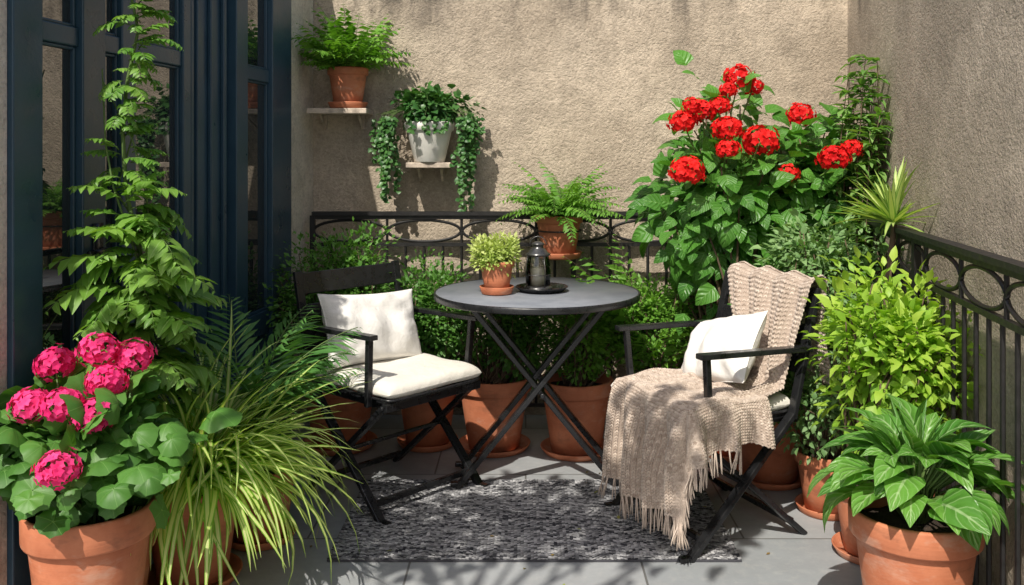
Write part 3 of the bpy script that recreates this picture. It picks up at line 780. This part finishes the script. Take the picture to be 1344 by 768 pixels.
# ------------------------------------------------------------------ right side plants
G=group('climbing_shrub',(1.38,3.86,0));pot(G,1.36,3.84,0,.10,.24,False)
m=MB();pos=[];dd=[]
for k in range(20):
    a=np.array([1.36+R.normal()*.02,3.84+R.normal()*.02,.2]);e=np.array([R.uniform(1.34,1.50),R.uniform(3.68,3.92),R.uniform(1.2,1.78)])
    e[0]=min(e[0],RWx(e[1])-.05)
    P_=curve_pts(a,e,0,22,.012);tube(m,P_,np.linspace(.006,.0015,22),5,1)
    for i in range(6,22):
        for q in range(6):
            az=R.uniform(0,6.28);pos.append(P_[i]+R.normal(size=3)*.006);dd.append((math.cos(az),math.sin(az),R.uniform(-.1,.7)))
scatter_multi(m,T_MED,np.array(pos),np.array(dd),UP,R.uniform(.045,.085,len(pos)),R.uniform(.020,.036,len(pos)),R.random(len(pos)))
m.build('foliage',[leaf_mat('corner_leaf',(.10,.24,.045),(.22,.38,.10),None,.04,.5,.3),BARK],G)
shrub('potted_shrub',1.25,3.62,.15,.28,(1.18,3.58,.80),(.24,.2,.29),130,28,.036,.018,L_GREY,T_MED,rc=.32)
G=group('yucca_plant',(1.32,3.32,0));pot(G,1.30,3.34,0,.11,.24)
m=MB();tube(m,[(1.30,3.34,.2),(1.31,3.33,.5),(1.31,3.32,.8),(1.335,3.31,1.05)],[.016,.014,.012,.01],8,1)
n=90;az=R.random(n)*6.283;el=np.radians(R.uniform(0,85,n));d=np.stack([np.cos(az)*np.cos(el),np.sin(az)*np.cos(el),np.sin(el)],1)
LL=R.uniform(.15,.26,n);LL=np.where(d[:,0]>.3,LL*.5,LL)
scatter_multi(m,[tpl('blade',6,2,b,.05) for b in (.1,.3,.7)],np.tile([1.33,3.31,1.05],(n,1))+d*.01,d,UP,LL,R.uniform(.020,.028,n),R.random(n))
m.build('foliage',[leaf_mat('yucca_leaf',(.36,.50,.12),(.55,.64,.22),None,.04,.4,.25,0,(.18,.34,.06),.32),BARK],G)
shrub('potted_shrub',1.10,3.34,.115,.21,(1.06,3.28,.42),(.19,.17,.19),90,26,.026,.014,L_GREY,T_MED,rc=.3)
shrub('potted_shrub',1.13,2.98,.13,.24,(1.17,2.88,.66),(.24,.20,.27),140,16,.046,.023,L_BRI,T_MED,rc=.3,upb=.6)
shrub('potted_shrub',.98,3.66,.15,.28,(1.0,3.64,.52),(.20,.18,.26),80,30,.03,.016,L_DARK,T_MED,rc=.3)
G=group('hosta_plant',(1.03,2.42,0));ox,oy=1.03,2.42;pot(G,ox,oy,0,.166,.355)
m=MB();n=84;az=np.arange(n)*2.399+R.normal(size=n)*.3;lay=np.arange(n)/n
el=np.radians(0+lay*62+R.normal(size=n)*13);r0=.15-.10*lay
h=np.stack([np.cos(az),np.sin(az),np.zeros(n)],1)
pos=np.array([ox,oy,.42])+h*r0[:,None]+UP*(.01+.11*lay)[:,None]+R.normal(size=(n,3))*.014
d=h*np.cos(el)[:,None]+UP*np.sin(el)[:,None]
sz=R.uniform(.12,.19,n)*(1-.10*lay)
scatter_multi(m,T_HOS,pos,d,UP+R.normal(size=(n,3))*.28,sz,sz*R.uniform(.5,.66,n),R.random(n))
for i in range(n): tube(m,[(ox+h[i,0]*.03,oy+h[i,1]*.03,.34),tuple((pos[i]+np.array([ox,oy,.36]))/2+UP*.01),tuple(pos[i]+d[i]*.01)],.0035,5,1)
n=12;az=R.random(n)*6.28;d=np.stack([np.cos(az)*.35,np.sin(az)*.35,np.ones(n)],1)
scatter_multi(m,[tpl('blade',6,2,.3,.05)],np.tile([ox,oy,.45],(n,1)),d,UP+rdir(n)*.3,R.uniform(.14,.22,n),.018,R.random(n))
m.build('foliage',[L_HOS,STEM],G)

# fallen petals and leaves
m=MB();n=46
pos=np.stack([R.uniform(-1.0,1.15,n),R.uniform(2.3,3.95,n),np.full(n,.004)],1)
k=(pos[:,0]>rx0-.02)&(pos[:,0]<rx1+.02)&(pos[:,1]>ry0-.02);pos[k,2]=.017
az=R.random(n)*6.28;d=np.stack([np.cos(az),np.sin(az),np.full(n,.05)],1)
scatter_multi(m,T_SMALL,pos,d,UP+R.normal(size=(n,3))*.1,R.uniform(.012,.03,n),R.uniform(.008,.014,n),R.random(n))
m.build('fallen_leaves',[leaf_mat('dry_leaf',(.22,.13,.04),(.25,.30,.07),None,.04,.6,.1)])

# ------------------------------------------------------------------ tree added out of view behind the camera to dapple the terrace
G=group('added_shade_tree',(-2.6,-1.6,-.2))
m=MB();tr_=[(-2.6,-1.6,-.2),(-2.55,-1.5,1.2),(-2.4,-1.3,2.4),(-1.9,-.8,3.0),(-1.2,-.1,3.1)]
tube(m,tr_,[.16,.13,.11,.08,.05],12,1)
cl=[]
for k in range(12):
    e=np.array([-1.50+1.25*((k*.618)%1),R.uniform(.72,1.30),R.uniform(2.8,3.1)])
    a=np.array(tr_[4]);P_=curve_pts(a,e,.08,8,.03);tube(m,P_,np.linspace(.018,.004,8),6,1);cl.append(e)
cl=np.array(cl);pos=(cl[:,None]+R.normal(size=(len(cl),56,3))*[.14,.10,.06]).reshape(-1,3)
scatter_multi(m,T_MED,pos,rdir(len(pos))+[0,0,-.3],UP+rdir(len(pos))*.5,R.uniform(.08,.13,len(pos)),R.uniform(.05,.075,len(pos)),R.random(len(pos)))
m.build('shade_crown',[L_DARK,BARK],G)

# ------------------------------------------------------------------ light
to_sun=Vector((-.24,-.60,.77)).normalized()
w=bpy.data.worlds.new('World');scene.world=w;w.use_nodes=True;nt=w.node_tree
bg=nt.nodes['Background'];sky=nt.nodes.new('ShaderNodeTexSky');sky.sky_type='NISHITA';sky.sun_disc=False
sky.sun_elevation=math.asin(to_sun.z);sky.sun_rotation=math.atan2(to_sun.x,to_sun.y)
sky.dust_density=3.0;sky.ozone_density=.6
nt.links.new(sky.outputs[0],bg.inputs[0]);bg.inputs[1].default_value=.125
s=bpy.data.lights.new('sun','SUN');s.energy=5.0;s.angle=math.radians(.5);s.color=(1,.94,.84)
so=bpy.data.objects.new('sun',s);scene.collection.objects.link(so);so.rotation_euler=to_sun.to_track_quat('Z','Y').to_euler();so.location=(-2,-6,8)

cam=bpy.data.cameras.new('camera');co=bpy.data.objects.new('camera',cam);scene.collection.objects.link(co)
co.location=(0,0,1.31);co.rotation_euler=(math.radians(90),0,0)
cam.sensor_width=36;cam.lens=36*1200/1344;cam.shift_y=-(384-200)/1344;cam.shift_x=-(690-672)/1344
cam.clip_start=.05;cam.clip_end=400
scene.camera=co
